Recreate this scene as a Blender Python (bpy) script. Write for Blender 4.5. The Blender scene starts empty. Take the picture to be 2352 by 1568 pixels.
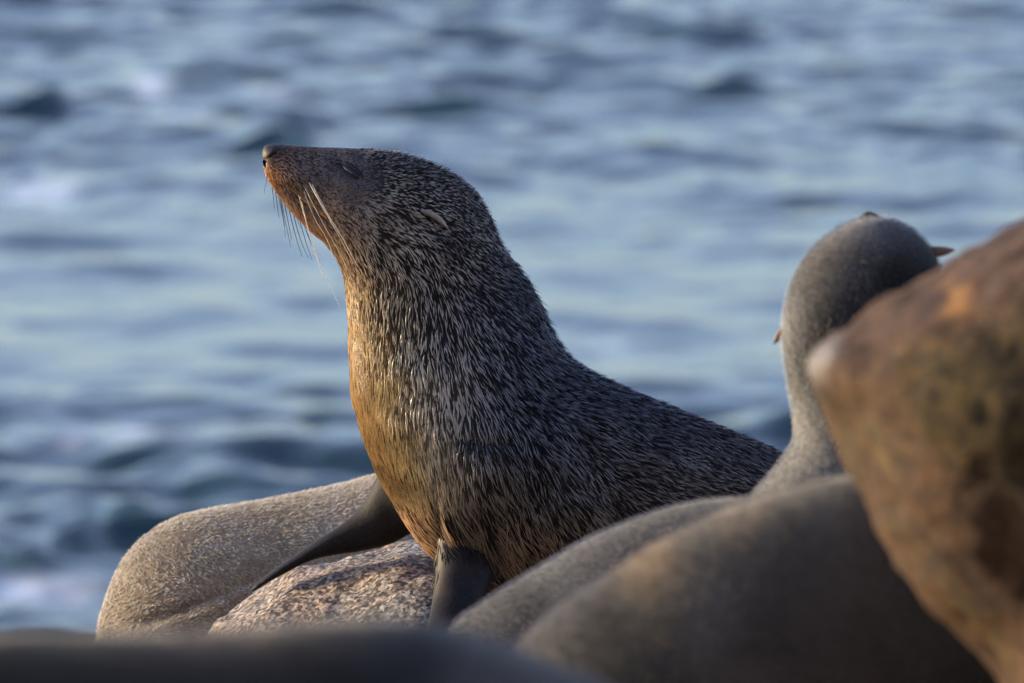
import bpy, bmesh, math, random
import numpy as np
from mathutils import Vector, noise
from mathutils.bvhtree import BVHTree

random.seed(7)
rng = np.random.default_rng(11)
SC = bpy.context.scene
COL = SC.collection
R = math.radians

# ------------------------------------------------------------------ camera
CAM_Y, CAM_Z, PITCH, DIST = -12.0, 5.0, R(7.0), 12.0
cd = bpy.data.cameras.new("camera")
cam = bpy.data.objects.new("camera", cd)
COL.objects.link(cam)
cam.location = (0, CAM_Y, CAM_Z)
cam.rotation_euler = (math.pi / 2 - PITCH, 0, 0)
cd.sensor_width = 36.0
cd.lens = 360.0
cd.clip_start = 0.1
cd.clip_end = 20000
cd.dof.use_dof = True
cd.dof.focus_distance = 12.0
cd.dof.aperture_fstop = 11.0
SC.camera = cam

# ------------------------------------------------------------------ light
SUN_ELEV, SUN_AZ = R(9), R(-74)          # azimuth measured from +Y, clockwise seen from above
sdir = Vector((math.sin(SUN_AZ) * math.cos(SUN_ELEV), math.cos(SUN_AZ) * math.cos(SUN_ELEV), math.sin(SUN_ELEV)))
w = bpy.data.worlds.new("World")
SC.world = w
w.use_nodes = True
nt = w.node_tree
bg = nt.nodes["Background"]
sky = nt.nodes.new("ShaderNodeTexSky")
sky.sky_type = 'NISHITA'
sky.sun_disc = False
sky.sun_elevation = SUN_ELEV
sky.sun_rotation = SUN_AZ
sky.altitude = 0
sky.air_density = 1.0
sky.dust_density = 0.8
sky.ozone_density = 3.5
hs = nt.nodes.new("ShaderNodeHueSaturation")          # thin high haze takes the edge off the blue
hs.inputs["Saturation"].default_value = 0.76
hs.inputs["Hue"].default_value = 0.52
nt.links.new(sky.outputs[0], hs.inputs["Color"])
nt.links.new(hs.outputs[0], bg.inputs[0])
bg.inputs[1].default_value = 0.15
sl = bpy.data.lights.new("sun", 'SUN')
sun = bpy.data.objects.new("sun", sl)
COL.objects.link(sun)
sl.energy = 2.5
sl.angle = R(6)
sl.color = (1.0, 0.74, 0.45)
sun.location = (-6, 0, 8)
sun.rotation_euler = sdir.to_track_quat('Z', 'Y').to_euler()
SC.view_settings.view_transform = 'Standard'
SC.view_settings.look = 'None'
SC.view_settings.exposure = 1.62
SC.view_settings.gamma = 1.0
SC.view_settings.use_curve_mapping = False
SC.render.engine = 'CYCLES'
SC.cycles.use_denoising = True
SC.cycles.max_bounces = 6

# ------------------------------------------------------------------ helpers
PXW = 2352.0
FWD = np.array([0, math.cos(PITCH), -math.sin(PITCH)])
UPV = np.array([0, math.sin(PITCH), math.cos(PITCH)])
ORG = np.array([0, CAM_Y, CAM_Z])


def P(u, v, d=12.0):
    """profile measure -> world point at horizontal distance d from the tripod"""
    r = FWD + np.array([1, 0, 0]) * ((u - 1176) / PXW * 0.1) - UPV * ((v - 784) / PXW * 0.1)
    return ORG + r * (d / r[1])


def UV(p):
    """world points (n,3) -> profile measures"""
    q = p - ORG
    f = q @ FWD
    return np.stack([q[:, 0] / f / 0.1 * PXW + 1176, 784 - (q @ UPV) / f / 0.1 * PXW], 1)


def px(d=12.0):
    return 1.2 / PXW * d / 12.0


def prop(o, label=None, cat=None, group=None, kind=None):
    for k, x in (("label", label), ("category", cat), ("group", group), ("kind", kind)):
        if x:
            o[k] = x
    return o


def mesh_obj(name, verts, faces, mat, parent=None, smooth=True):
    me = bpy.data.meshes.new(name)
    me.from_pydata([tuple(x) for x in verts], [], faces)
    me.validate()
    if smooth:
        me.shade_smooth()
    o = bpy.data.objects.new(name, me)
    COL.objects.link(o)
    if mat:
        me.materials.append(mat)
    if parent:
        o.parent = parent
    return o


def catmull(a, n):
    """resample rows of a (m,k) at n points with a Catmull-Rom spline"""
    a = np.asarray(a, float)
    m = len(a)
    t = np.linspace(0, m - 1, n)
    i = np.clip(t.astype(int), 0, m - 2)
    f = (t - i)[:, None]
    p0, p1, p2, p3 = a[np.clip(i - 1, 0, m - 1)], a[i], a[i + 1], a[np.clip(i + 2, 0, m - 1)]
    return 0.5 * (2 * p1 + (p2 - p0) * f + (2 * p0 - 5 * p1 + 4 * p2 - p3) * f ** 2 + (3 * p1 - p0 - 3 * p2 + p3) * f ** 3)


def loft(rows, d, n=None, k=48, power=2.0, keel=0.0):
    """rows: (u,v of one edge, u,v of the other edge, half depth in px, y offset in m). Returns verts, faces of a closed body"""
    rows = [tuple(r) + (0.0,) * (6 - len(r)) for r in rows]
    n = n or len(rows) * 5
    s = catmull(rows, n)
    sc = px(d)
    vs, fs = [], []
    for i in range(n):
        V, D = P(s[i, 0], s[i, 1], d), P(s[i, 2], s[i, 3], d)
        c, a = (V + D) / 2, (D - V) / 2
        hw = max(s[i, 4], 1.0) * sc
        for j in range(k):
            th = 2 * math.pi * j / k
            cs, sn = math.cos(th), math.sin(th)
            e = 2.0 / power
            X = math.copysign(abs(cs) ** e, cs)
            Y = math.copysign(abs(sn) ** e, sn)
            p = c + a * X
            p[1] += hw * Y * (1 + keel * X) + s[i, 5]
            vs.append(p)
    for i in range(n - 1):
        for j in range(k):
            a0, a1 = i * k + j, i * k + (j + 1) % k
            fs.append((a0, a1, a1 + k, a0 + k))
    c0 = np.mean(vs[:k], 0)
    c1 = np.mean(vs[-k:], 0)
    vs += [c0, c1]
    for j in range(k):
        fs.append((n * k, (j + 1) % k, j))
        fs.append((n * k + 1, (n - 1) * k + j, (n - 1) * k + (j + 1) % k))
    return np.array(vs), fs


def fuse(name, parts, voxel, smooth_it=6):
    """one continuous skin over overlapping lofts"""
    vs, fs, off = [], [], 0
    for v, f in parts:
        vs.append(v)
        fs += [tuple(i + off for i in q) for q in f]
        off += len(v)
    me = bpy.data.meshes.new(name)
    me.from_pydata(np.concatenate(vs).tolist(), [], fs)
    bm = bmesh.new()
    bm.from_mesh(me)
    bmesh.ops.recalc_face_normals(bm, faces=bm.faces)
    bm.to_mesh(me)
    bm.free()
    o = bpy.data.objects.new(name, me)
    COL.objects.link(o)
    m = o.modifiers.new("r", 'REMESH')
    m.mode = 'VOXEL'
    m.voxel_size = voxel
    m2 = o.modifiers.new("s", 'SMOOTH')
    m2.iterations = smooth_it
    m2.factor = 0.5
    dg = bpy.context.evaluated_depsgraph_get()
    nm = bpy.data.meshes.new_from_object(o.evaluated_get(dg))
    o.modifiers.clear()
    o.data = nm
    bpy.data.meshes.remove(me)
    nm.name = name
    nm.shade_smooth()
    return o


def get_co(me):
    a = np.empty(len(me.vertices) * 3, np.float32)
    me.vertices.foreach_get("co", a)
    return a.reshape(-1, 3).astype(float)


def set_co(me, a):
    me.vertices.foreach_set("co", np.asarray(a, np.float32).ravel())
    me.update()


def get_no(me):
    a = np.empty(len(me.vertices) * 3, np.float32)
    me.vertices.foreach_get("normal", a)
    return a.reshape(-1, 3).astype(float)


def set_col(me, name, c):
    c = np.asarray(c, np.float32)
    if c.shape[1] == 3:
        c = np.concatenate([c, np.ones((len(c), 1), np.float32)], 1)
    at = me.attributes.new(name, 'FLOAT_COLOR', 'POINT')
    at.data.foreach_set("color", c.ravel())


def fbm(pts, scale, octaves=3, seed=0.0):
    out = np.zeros(len(pts))
    for i, p in enumerate(pts):
        v = Vector(p) * scale + Vector((seed, seed * 1.7, -seed))
        s, a = 0.0, 1.0
        for _ in range(octaves):
            s += a * noise.noise(v)
            v = v * 2.1
            a *= 0.5
        out[i] = s
    return out


def vnoise(p, scale, seed=0):
    """fast numpy value noise in 3D, about -1..1"""
    q = p * scale + seed * 13.7
    i = np.floor(q).astype(np.int64)
    f = q - i
    f = f * f * (3 - 2 * f)
    out = np.zeros(len(p))
    for dx in (0, 1):
        for dy in (0, 1):
            for dz in (0, 1):
                h = (i[:, 0] + dx) * 374761393 + (i[:, 1] + dy) * 668265263 + (i[:, 2] + dz) * 2147483647 + seed * 97
                h = (h ^ (h >> 13)) * 1274126177
                h = ((h ^ (h >> 16)) & 0xFFFF) / 32767.5 - 1
                out += h * (f[:, 0] if dx else 1 - f[:, 0]) * (f[:, 1] if dy else 1 - f[:, 1]) * (f[:, 2] if dz else 1 - f[:, 2])
    return out


def idw(q, pts, vals, eps=30.0, pw=2.0):
    d2 = ((q[:, None, :] - pts[None]) ** 2).sum(2) + eps * eps
    wgt = d2 ** -pw
    wgt /= wgt.sum(1, keepdims=True)
    return wgt @ vals


def sample_surface(me, n, weight=None):
    """area weighted random points: position, normal"""
    me.calc_loop_triangles()
    nt_ = len(me.loop_triangles)
    tri = np.empty(nt_ * 3, np.int32)
    me.loop_triangles.foreach_get("vertices", tri)
    tri = tri.reshape(-1, 3)
    co, no = get_co(me), get_no(me)
    a, b, c = co[tri[:, 0]], co[tri[:, 1]], co[tri[:, 2]]
    ar = np.linalg.norm(np.cross(b - a, c - a), axis=1)
    if weight is not None:
        ar = ar * weight((a + b + c) / 3, (no[tri[:, 0]]))
    cum = np.cumsum(ar)
    idx = np.searchsorted(cum, rng.random(n) * cum[-1])
    idx = np.clip(idx, 0, nt_ - 1)
    r1, r2 = np.sqrt(rng.random(n)), rng.random(n)
    wa, wb, wc = (1 - r1)[:, None], (r1 * (1 - r2))[:, None], (r1 * r2)[:, None]
    t = tri[idx]
    p = co[t[:, 0]] * wa + co[t[:, 1]] * wb + co[t[:, 2]] * wc
    nn = no[t[:, 0]] * wa + no[t[:, 1]] * wb + no[t[:, 2]] * wc
    nn /= np.linalg.norm(nn, axis=1, keepdims=True) + 1e-9
    return p, nn


def nrm(a):
    return a / (np.linalg.norm(a, axis=1, keepdims=True) + 1e-12)


def strands(name, p, n, g, L, W, lift, cbase, ctip, mat, parent, curl=0.35, segs=2, mid=0.6, wet=None):
    """fur locks: tapered ridged blades. g comb direction (unit, 3D), L length, W half width, lift 0..1"""
    N = len(p)
    g = nrm(g - n * (g * n).sum(1, keepdims=True))
    side = nrm(np.cross(n, g))
    lf = lift[:, None]
    d1 = nrm(g * (1 - lf * 0.5) + n * (lf + 0.02))
    d2 = nrm(g * (1 - lf * 0.3) + n * (lf * 0.6) - n * curl * 0.25)
    rings = []
    ts = np.linspace(0, 1, segs + 1)
    for t in ts[:-1]:
        pos = p + (d1 * t + (d2 - d1) * t * t * 0.5) * L[:, None] - n * (W[:, None] * 0.4) * (1 - t)
        wdt = (W * (1 - 0.35 * t))[:, None]
        rings.append((pos - side * wdt, pos + n * wdt * 0.75, pos + side * wdt))
    tip = p + (d1 + (d2 - d1) * 0.5) * L[:, None]
    per = 3 * segs + 1
    V = np.empty((N, per, 3), np.float32)
    C = np.ones((N, per, 4), np.float32)
    for r, (t, ring) in enumerate(zip(ts, rings)):
        for j in range(3):
            V[:, 3 * r + j] = ring[j]
            C[:, 3 * r + j, :3] = cbase * (1 - mid) + ctip * mid if t > 0 else cbase
    V[:, -1] = tip
    C[:, -1, :3] = ctip
    base = (np.arange(N) * per)[:, None]
    quads = []
    for r in range(segs - 1):
        a = 3 * r
        quads += [[a, a + 1, a + 4, a + 3], [a + 1, a + 2, a + 5, a + 4]]
    a = 3 * (segs - 1)
    tris = [[a, a + 1, per - 1], [a + 1, a + 2, per - 1]]
    nq, ntr = len(quads), len(tris)
    Q = (base[:, None, :] + np.array(quads)[None]).reshape(N, -1) if nq else np.zeros((N, 0), int)
    T = (base[:, None, :] + np.array(tris)[None]).reshape(N, -1)
    loops = np.concatenate([Q, T], 1).ravel().astype(np.int32)
    tot = np.tile(np.array([4] * nq + [3] * ntr, np.int32), N)
    start = np.concatenate([[0], np.cumsum(tot)[:-1]]).astype(np.int32)
    me = bpy.data.meshes.new(name)
    me.vertices.add(N * per)
    me.vertices.foreach_set("co", V.ravel())
    me.loops.add(len(loops))
    me.loops.foreach_set("vertex_index", loops)
    me.polygons.add(len(tot))
    me.polygons.foreach_set("loop_start", start)
    me.update(calc_edges=True)
    me.shade_smooth()
    if wet is not None:
        C[:, :, 3] = wet[:, None]
    set_col(me, "coat", C.reshape(-1, 4))
    me.materials.append(mat)
    o = bpy.data.objects.new(name, me)
    COL.objects.link(o)
    if parent:
        o.parent = parent
    o["kind"] = "stuff"
    return o


# ------------------------------------------------------------------ materials
def new_mat(name):
    m = bpy.data.materials.new(name)
    m.use_nodes = True
    return m, m.node_tree, m.node_tree.nodes["Principled BSDF"]


def ramp(nt_, stops, fac):
    r = nt_.nodes.new("ShaderNodeValToRGB")
    e = r.color_ramp.elements
    while len(e) < len(stops):
        e.new(0.5)
    for el, (pos, c) in zip(e, stops):
        el.position = pos
        el.color = (*c, 1) if len(c) == 3 else c
    nt_.links.new(fac, r.inputs[0])
    return r.outputs[0]


def mixc(nt_, a, b, fac, mode='MIX'):
    m = nt_.nodes.new("ShaderNodeMix")
    m.data_type = 'RGBA'
    m.blend_type = mode
    for s, x in ((m.inputs[6], a), (m.inputs[7], b), (m.inputs[0], fac)):
        if hasattr(x, "is_linked"):
            nt_.links.new(x, s)
        elif isinstance(x, tuple):
            s.default_value = (*x, 1)
        else:
            s.default_value = x
    return m.outputs[2]


def tex_noise(nt_, vec, scale, detail=4, rough=0.55, dist=0.0):
    n = nt_.nodes.new("ShaderNodeTexNoise")
    n.inputs["Scale"].default_value = scale
    n.inputs["Detail"].default_value = detail
    n.inputs["Roughness"].default_value = rough
    n.inputs["Distortion"].default_value = dist
    if vec:
        nt_.links.new(vec, n.inputs["Vector"])
    return n.outputs[0]


def coat_mat(name, rough, spec, sheen=0.0, noise_amt=0.25, noise_scale=300, sheen_tint=(1, 1, 1), trans=0.0):
    m, t, b = new_mat(name)
    at = t.nodes.new("ShaderNodeAttribute")
    at.attribute_name = "coat"
    tc = t.nodes.new("ShaderNodeTexCoord")
    n = tex_noise(t, tc.outputs["Object"], noise_scale, 3)
    f = ramp(t, [(0.3, (1 - noise_amt,) * 3), (0.7, (1 + noise_amt * 0.6,) * 3)], n)
    c = mixc(t, at.outputs["Color"], f, 1.0, 'MULTIPLY')
    t.links.new(c, b.inputs["Base Color"])
    b.inputs["Roughness"].default_value = rough
    b.inputs["Specular IOR Level"].default_value = spec
    if name == "wet_skin":
        ba = t.nodes.new("ShaderNodeAttribute")
        ba.attribute_name = "bare"
        for key, lo, hi in (("Roughness", rough, 0.6), ("Specular IOR Level", spec, 0.15)):
            mr = t.nodes.new("ShaderNodeMapRange")
            mr.inputs["To Min"].default_value = lo
            mr.inputs["To Max"].default_value = hi
            t.links.new(ba.outputs["Fac"], mr.inputs["Value"])
            t.links.new(mr.outputs[0], b.inputs[key])
    if name == "wet_fur_locks":
        mu = t.nodes.new("ShaderNodeMath")
        mu.operation = 'MULTIPLY'
        mu.inputs[1].default_value = spec
        t.links.new(at.outputs["Alpha"], mu.inputs[0])
        t.links.new(mu.outputs[0], b.inputs["Specular IOR Level"])
    b.inputs["Sheen Weight"].default_value = sheen
    b.inputs["Sheen Roughness"].default_value = 0.35
    b.inputs["Sheen Tint"].default_value = (*sheen_tint, 1)
    bp = t.nodes.new("ShaderNodeBump")
    bp.inputs["Strength"].default_value = 0.35
    bp.inputs["Distance"].default_value = 0.001
    t.links.new(n, bp.inputs["Height"])
    t.links.new(bp.outputs[0], b.inputs["Normal"])
    if trans:
        out = t.nodes["Material Output"]
        tr = t.nodes.new("ShaderNodeBsdfTranslucent")
        t.links.new(c, tr.inputs[0])
        mx = t.nodes.new("ShaderNodeMixShader")
        mx.inputs[0].default_value = trans
        t.links.new(b.outputs[0], mx.inputs[1])
        t.links.new(tr.outputs[0], mx.inputs[2])
        t.links.new(mx.outputs[0], out.inputs[0])
    return m


MAT = {}
MAT["skin"] = coat_mat("wet_skin", 0.36, 0.6, 0.0, 0.35, 260)
MAT["lock"] = coat_mat("wet_fur_locks", 0.27, 0.85, 0.0, 0.1, 500, trans=0.1)
MAT["plush"] = coat_mat("dry_short_fur", 0.7, 0.2, 0.2, 0.2, 220, trans=0.35)
MAT["plush_body"] = coat_mat("dry_hide", 0.8, 0.2, 0.35, 0.3, 220)


def plain_mat(name, col, rough, spec=0.5, sss=0.0):
    m, t, b = new_mat(name)
    tc = t.nodes.new("ShaderNodeTexCoord")
    n = tex_noise(t, tc.outputs["Object"], 400, 4)
    c = ramp(t, [(0.3, tuple(x * 0.7 for x in col)), (0.7, tuple(min(1, x * 1.25) for x in col))], n)
    t.links.new(c, b.inputs["Base Color"])
    b.inputs["Roughness"].default_value = rough
    b.inputs["Specular IOR Level"].default_value = spec
    bp = t.nodes.new("ShaderNodeBump")
    bp.inputs["Strength"].default_value = 0.3
    bp.inputs["Distance"].default_value = 0.0006
    t.links.new(n, bp.inputs["Height"])
    t.links.new(bp.outputs[0], b.inputs["Normal"])
    return m


MAT["nose"] = plain_mat("nose_leather", (0.03, 0.024, 0.025), 0.55, 0.35)
MAT["nostril"] = plain_mat("nostril_dark", (0.006, 0.004, 0.004), 0.95, 0.03)
MAT["eye"] = plain_mat("wet_eye", (0.012, 0.012, 0.016), 0.08)
MAT["lid"] = plain_mat("eyelid_skin", (0.02, 0.016, 0.015), 0.6, 0.2)
MAT["ear"] = plain_mat("ear_skin", (0.3, 0.19, 0.12), 0.5)
MAT["ear_brown"] = plain_mat("ear_brown_skin", (0.2, 0.11, 0.08), 0.6)
MAT["whisker_pale"] = plain_mat("whisker_ivory", (0.8, 0.7, 0.52), 0.35)
MAT["whisker_dark"] = plain_mat("whisker_dark", (0.03, 0.022, 0.018), 0.4)


def granite():
    m, t, b = new_mat("speckled_granite")
    tc = t.nodes.new("ShaderNodeTexCoord")
    v = tc.outputs["Object"]
    big = tex_noise(t, v, 9, 4)
    base = ramp(t, [(0.36, (0.24, 0.245, 0.24)), (0.47, (0.25, 0.225, 0.195)), (0.58, (0.26, 0.205, 0.15)), (0.7, (0.2, 0.17, 0.145))], big)
    vo = t.nodes.new("ShaderNodeTexVoronoi")
    vo.inputs["Scale"].default_value = 230
    vo.inputs["Randomness"].default_value = 1.0
    t.links.new(v, vo.inputs["Vector"])
    sp = ramp(t, [(0.3, (0.15, 0.13, 0.12)), (0.42, (0.7, 0.67, 0.63)), (0.55, (1.1, 1.05, 1)), (0.68, (2.1, 2.0, 1.9))], vo.outputs["Color"])
    c = mixc(t, base, sp, 0.9, 'MULTIPLY')
    fn = tex_noise(t, v, 120, 6, 0.7)
    dk = ramp(t, [(0.4, (0.16, 0.13, 0.12)), (0.5, (.9, .9, .9)), (.65, (1.5, 1.45, 1.4))], fn)
    c = mixc(t, c, dk, 0.8, 'MULTIPLY')
    t.links.new(c, b.inputs["Base Color"])
    b.inputs["Roughness"].default_value = 0.7
    bp = t.nodes.new("ShaderNodeBump")
    bp.inputs["Strength"].default_value = 0.8
    bp.inputs["Distance"].default_value = 0.004
    t.links.new(fn, bp.inputs["Height"])
    t.links.new(bp.outputs[0], b.inputs["Normal"])
    return m


def lichen_rock():
    m, t, b = new_mat("brown_lichen_rock")
    tc = t.nodes.new("ShaderNodeTexCoord")
    v = tc.outputs["Object"]
    big = tex_noise(t, v, 7, 5, 0.6)
    base = ramp(t, [(0.3, (0.03, 0.014, 0.007)), (0.45, (0.06, 0.03, 0.012)), (0.57, (0.085, 0.046, 0.022)), (0.7, (0.048, 0.026, 0.016))], big)
    ol = tex_noise(t, v, 5.3, 5, 0.65, 0.3)
    om = ramp(t, [(0.5, (0, 0, 0)), (0.6, (1, 1, 1))], ol)
    fine = tex_noise(t, v, 55, 6, 0.75)
    olc = ramp(t, [(0.35, (0.03, 0.022, 0.006)), (0.6, (0.085, 0.055, 0.014))], fine)
    c = mixc(t, base, olc, om)
    sp = ramp(t, [(0.38, (0.35, 0.3, 0.26)), (0.5, (1, 1, 1)), (0.64, (1.9, 1.8, 1.6))], fine)
    c = mixc(t, c, sp, 0.85, 'MULTIPLY')
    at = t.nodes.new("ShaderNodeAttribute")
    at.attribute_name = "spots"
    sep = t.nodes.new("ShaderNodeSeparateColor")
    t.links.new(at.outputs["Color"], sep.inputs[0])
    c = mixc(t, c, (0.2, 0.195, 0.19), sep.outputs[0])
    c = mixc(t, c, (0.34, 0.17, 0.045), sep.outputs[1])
    t.links.new(c, b.inputs["Base Color"])
    b.inputs["Roughness"].default_value = 0.75
    b.inputs["Specular IOR Level"].default_value = 0.3
    bp = t.nodes.new("ShaderNodeBump")
    bp.inputs["Strength"].default_value = 0.8
    bp.inputs["Distance"].default_value = 0.01
    t.links.new(fine, bp.inputs["Height"])
    t.links.new(bp.outputs[0], b.inputs["Normal"])
    return m


def sea_mat():
    m, t, b = new_mat("sea_water")
    tc = t.nodes.new("ShaderNodeTexCoord")
    at = t.nodes.new("ShaderNodeAttribute")
    at.attribute_name = "foam"
    mp = t.nodes.new("ShaderNodeMapping")
    mp.inputs["Scale"].default_value = (1.0, 0.6, 1.0)
    t.links.new(tc.outputs["Object"], mp.inputs["Vector"])
    n1 = tex_noise(t, mp.outputs[0], 9, 5, 0.6)
    n2 = tex_noise(t, mp.outputs[0], 14, 3, 0.6)
    fo = t.nodes.new("ShaderNodeMath")
    fo.operation = 'MULTIPLY'
    t.links.new(at.outputs["Fac"], fo.inputs[0])
    fr = ramp(t, [(0.3, (0.4,) * 3), (0.5, (1,) * 3)], n2)
    t.links.new(fr, fo.inputs[1])
    c = mixc(t, (0.01, 0.042, 0.046), (0.85, 0.87, 0.9), fo.outputs[0])
    t.links.new(c, b.inputs["Base Color"])
    b.inputs["IOR"].default_value = 1.33
    b.inputs["Roughness"].default_value = 0.12
    bp = t.nodes.new("ShaderNodeBump")
    bp.inputs["Strength"].default_value = 0.6
    bp.inputs["Distance"].default_value = 0.02
    t.links.new(n1, bp.inputs["Height"])
    t.links.new(bp.outputs[0], b.inputs["Normal"])
    return m


MAT["granite"] = granite()
MAT["lichen"] = lichen_rock()
MAT["sea"] = sea_mat()


# ------------------------------------------------------------------ sea
def sea_point(u, v):
    r = FWD + np.array([1, 0, 0]) * ((u - 1176) / PXW * 0.1) - UPV * ((v - 784) / PXW * 0.1)
    return ORG + r * (-CAM_Z / r[2])


def build_sea():
    ys = np.concatenate([np.linspace(8, 60, 760), 60 * np.geomspace(1.003, 80, 110)])
    s = np.linspace(-1, 1, 341)
    xs = 7.5 * s + 3500 * np.abs(s) ** 13 * np.sign(s)
    X, Y = np.meshgrid(xs, ys)
    x, y = X.ravel(), Y.ravel()
    g = np.random.default_rng(5)
    h = np.zeros_like(x)
    near = 1 / (1 + np.exp((y - 26.6) / 0.35))       # rough water inshore
    far = 1 / (1 + np.exp(-(y - 34.5) / 1.0))
    for i in range(100):
        lam = 0.13 * (13 ** g.random())
        ang = g.normal(0, 0.85)
        kx, ky = math.sin(ang) * 2 * math.pi / lam, math.cos(ang) * 2 * math.pi / lam
        ph = g.random() * 6.283
        slope = 0.026 * min(1.0, (lam / 0.6) ** 0.3)
        a = slope * lam / 6.283
        wv = np.sin(kx * x + ky * y + ph + 0.5 * np.sin(0.7 * x + 0.9 * y + i))
        amp = (0.4 + 0.95 * near + 0.55 * far)
        h += a * amp * (wv + 0.25 * np.sin(2 * (kx * x + ky * y + ph)))
    # single crests that stand out in the photograph: (u, v, half length px, height m, half thickness m)
    for (u, v, lu, a, sy) in ((90, 243, 230, 0.15, 0.2), (585, 352, 150, 0.15, 0.2), (690, 300, 90, 0.1, 0.15), (700, 285, 110, 0.08, 0.16), (40, 420, 120, 0.07, 0.15), (200, 1225, 300, 0.2, 0.24), (330, 1190, 110, 0.1, 0.16),
                              (130, 1290, 100, 0.09, 0.13), (80, 925, 110, 0.09, 0.15), (730, 915, 90, 0.07, 0.12), (1680, 215, 80, 0.08, 0.16),
                              (1850, 145, 90, 0.05, 0.15), (80, 20, 130, 0.1, 0.2), (1330, 470, 160, 0.035, 0.13), (1050, 215, 100, 0.05, 0.15),
                              (590, 1070, 110, 0.08, 0.11), (1800, 920, 100, 0.06, 0.12)):
        c = sea_point(u, v)
        sx = lu * 1.2 / PXW * (c[1] - CAM_Y) / 12
        yy = y - c[1] - 0.18 * (x - c[0]) + 0.3 * np.sin(2.3 * x + u) + 0.2 * np.sin(6.1 * x + v) + 0.08 * np.sin(13.7 * x + u)
        sy = sy * .55
        h += 0.42 * a * (1 + .35 * np.sin(4.7 * x + 3.1 * y + u) + .35 * np.sin(11.3 * x - 5 * y + v)) * np.exp(-np.where(yy < 0, yy / (sy * 0.8), yy / (sy * 2.2)) ** 2) * np.exp(-((x - c[0]) / sx) ** 2)
    fade = np.exp(-np.clip((y - 90) / 300, 0, None)) * np.exp(-np.clip((np.abs(x) - 12) / 60, 0, None))
    z = h * fade
    # white water
    foam = np.zeros_like(x)
    for (u, v, ru, rv, s_) in ((345, 195, 40, 22, 0.9), (415, 268, 50, 14, 0.8), (310, 985, 55, 22, 1.0), (170, 1000, 45, 20, 0.6), (430, 1005, 45, 18, 0.6),
                               (60, 440, 50, 25, 0.7), (140, 445, 35, 25, 0.6), (40, 1335, 80, 22, 0.8), (170, 1340, 60, 20, 0.5), (1980, 100, 35, 18, 0.6), (640, 215, 60, 15, 0.4),
                               (520, 975, 30, 14, 0.5), (650, 960, 40, 14, 0.35), (1395, 790, 60, 25, 0.25)):
        c = sea_point(u, v)
        c2 = sea_point(u, v - rv)
        sx = ru * 1.2 / PXW * (c[1] - CAM_Y) / 12
        sy = c2[1] - c[1]
        foam += s_ * np.exp(-((x - c[0]) / sx) ** 2 - ((y - c[1]) / sy) ** 2)
    ny, nx = X.shape
    me = bpy.data.meshes.new("sea")
    me.vertices.add(nx * ny)
    me.vertices.foreach_set("co", np.stack([x, y, z], 1).astype(np.float32).ravel())
    i0 = (np.arange(ny - 1)[:, None] * nx + np.arange(nx - 1)[None]).ravel()
    q = np.stack([i0, i0 + 1, i0 + 1 + nx, i0 + nx], 1).astype(np.int32)
    me.loops.add(q.size)
    me.loops.foreach_set("vertex_index", q.ravel())
    me.polygons.add(len(q))
    me.polygons.foreach_set("loop_start", (np.arange(len(q)) * 4).astype(np.int32))
    me.update(calc_edges=True)
    me.shade_smooth()
    at = me.attributes.new("foam", 'FLOAT', 'POINT')
    at.data.foreach_set("value", np.clip(foam, 0, 1).astype(np.float32))
    me.materials.append(MAT["sea"])
    o = bpy.data.objects.new("sea", me)
    COL.objects.link(o)
    prop(o, "choppy blue grey sea filling the background", "sea", kind="structure")


build_sea()


# ------------------------------------------------------------------ shore and boulders
def build_shore():
    n = 150
    xs = np.linspace(-1, 1, n)
    xs = 4 * xs + 26 * xs ** 5
    ys = np.linspace(-30, 14, 180)
    X, Y = np.meshgrid(xs, ys)
    d = Y.ravel() - CAM_Y
    z = np.interp(d, [-18, -11, -6, -2.5, 0, 5, 6.8, 7.8, 8.8, 10.4, 12, 14, 17, 22, 26], [21, 16.5, 9.5, 4.2, 3.45, 3.72, 3.7, 3.62, 3.44, 3.2, 2.95, 2.62, 1.7, 0.2, -1.2])  # unseen bank behind the camera, raised to block sky light
    pts = np.stack([X.ravel(), Y.ravel(), z], 1)
    z = z + 0.09 * fbm(pts * np.array([1, 1, 0]), 1.3, 4) + 0.03 * fbm(pts * np.array([1, 1, 0]), 6, 2, 3)
    pts[:, 2] = z
    fs = [(j * n + i, j * n + i + 1, (j + 1) * n + i + 1, (j + 1) * n + i) for j in range(179) for i in range(n - 1)]
    o = mesh_obj("shore", pts, fs, MAT["granite"])
    prop(o, "bare granite shore sloping down under the seals", "shore", kind="structure")


build_shore()


def roughen(o, d, amps, seed):
    me = o.data
    for scale, amp in amps:
        co, no = get_co(me), get_no(me)
        set_co(me, co + no * (fbm(co, scale, 3, seed) * amp)[:, None])
        seed += 3.1


def build_perch():
    rows = [(470, 1600, 440, 1520, 40), (500, 1700, 490, 1436, 160), (540, 1750, 535, 1400, 260), (600, 1760, 595, 1357, 330), (660, 1770, 655, 1322, 380),
            (720, 1770, 715, 1304, 400), (790, 1770, 785, 1292, 420), (860, 1770, 855, 1278, 440), (930, 1770, 925, 1254, 450), (1000, 1770, 1000, 1262, 460),
            (1100, 1770, 1100, 1320, 460), (1250, 1770, 1250, 1390, 460), (1450, 1770, 1450, 1440, 440), (1700, 1770, 1700, 1460, 400), (1950, 1770, 1950, 1480, 330),
            (2100, 1750, 2120, 1540, 200), (2170, 1700, 2180, 1620, 60)]
    o = fuse("boulder", [loft(rows, 12.15, 90, 48, 2.6)], 0.006, 4)
    roughen(o, 12, [(6, 0.012), (22, 0.005)], 2.0)
    o.data.materials.append(MAT["granite"])
    prop(o, "speckled tan and grey granite boulder the wet seal props itself on", "boulder")
    return o


perch = build_perch()


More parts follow.
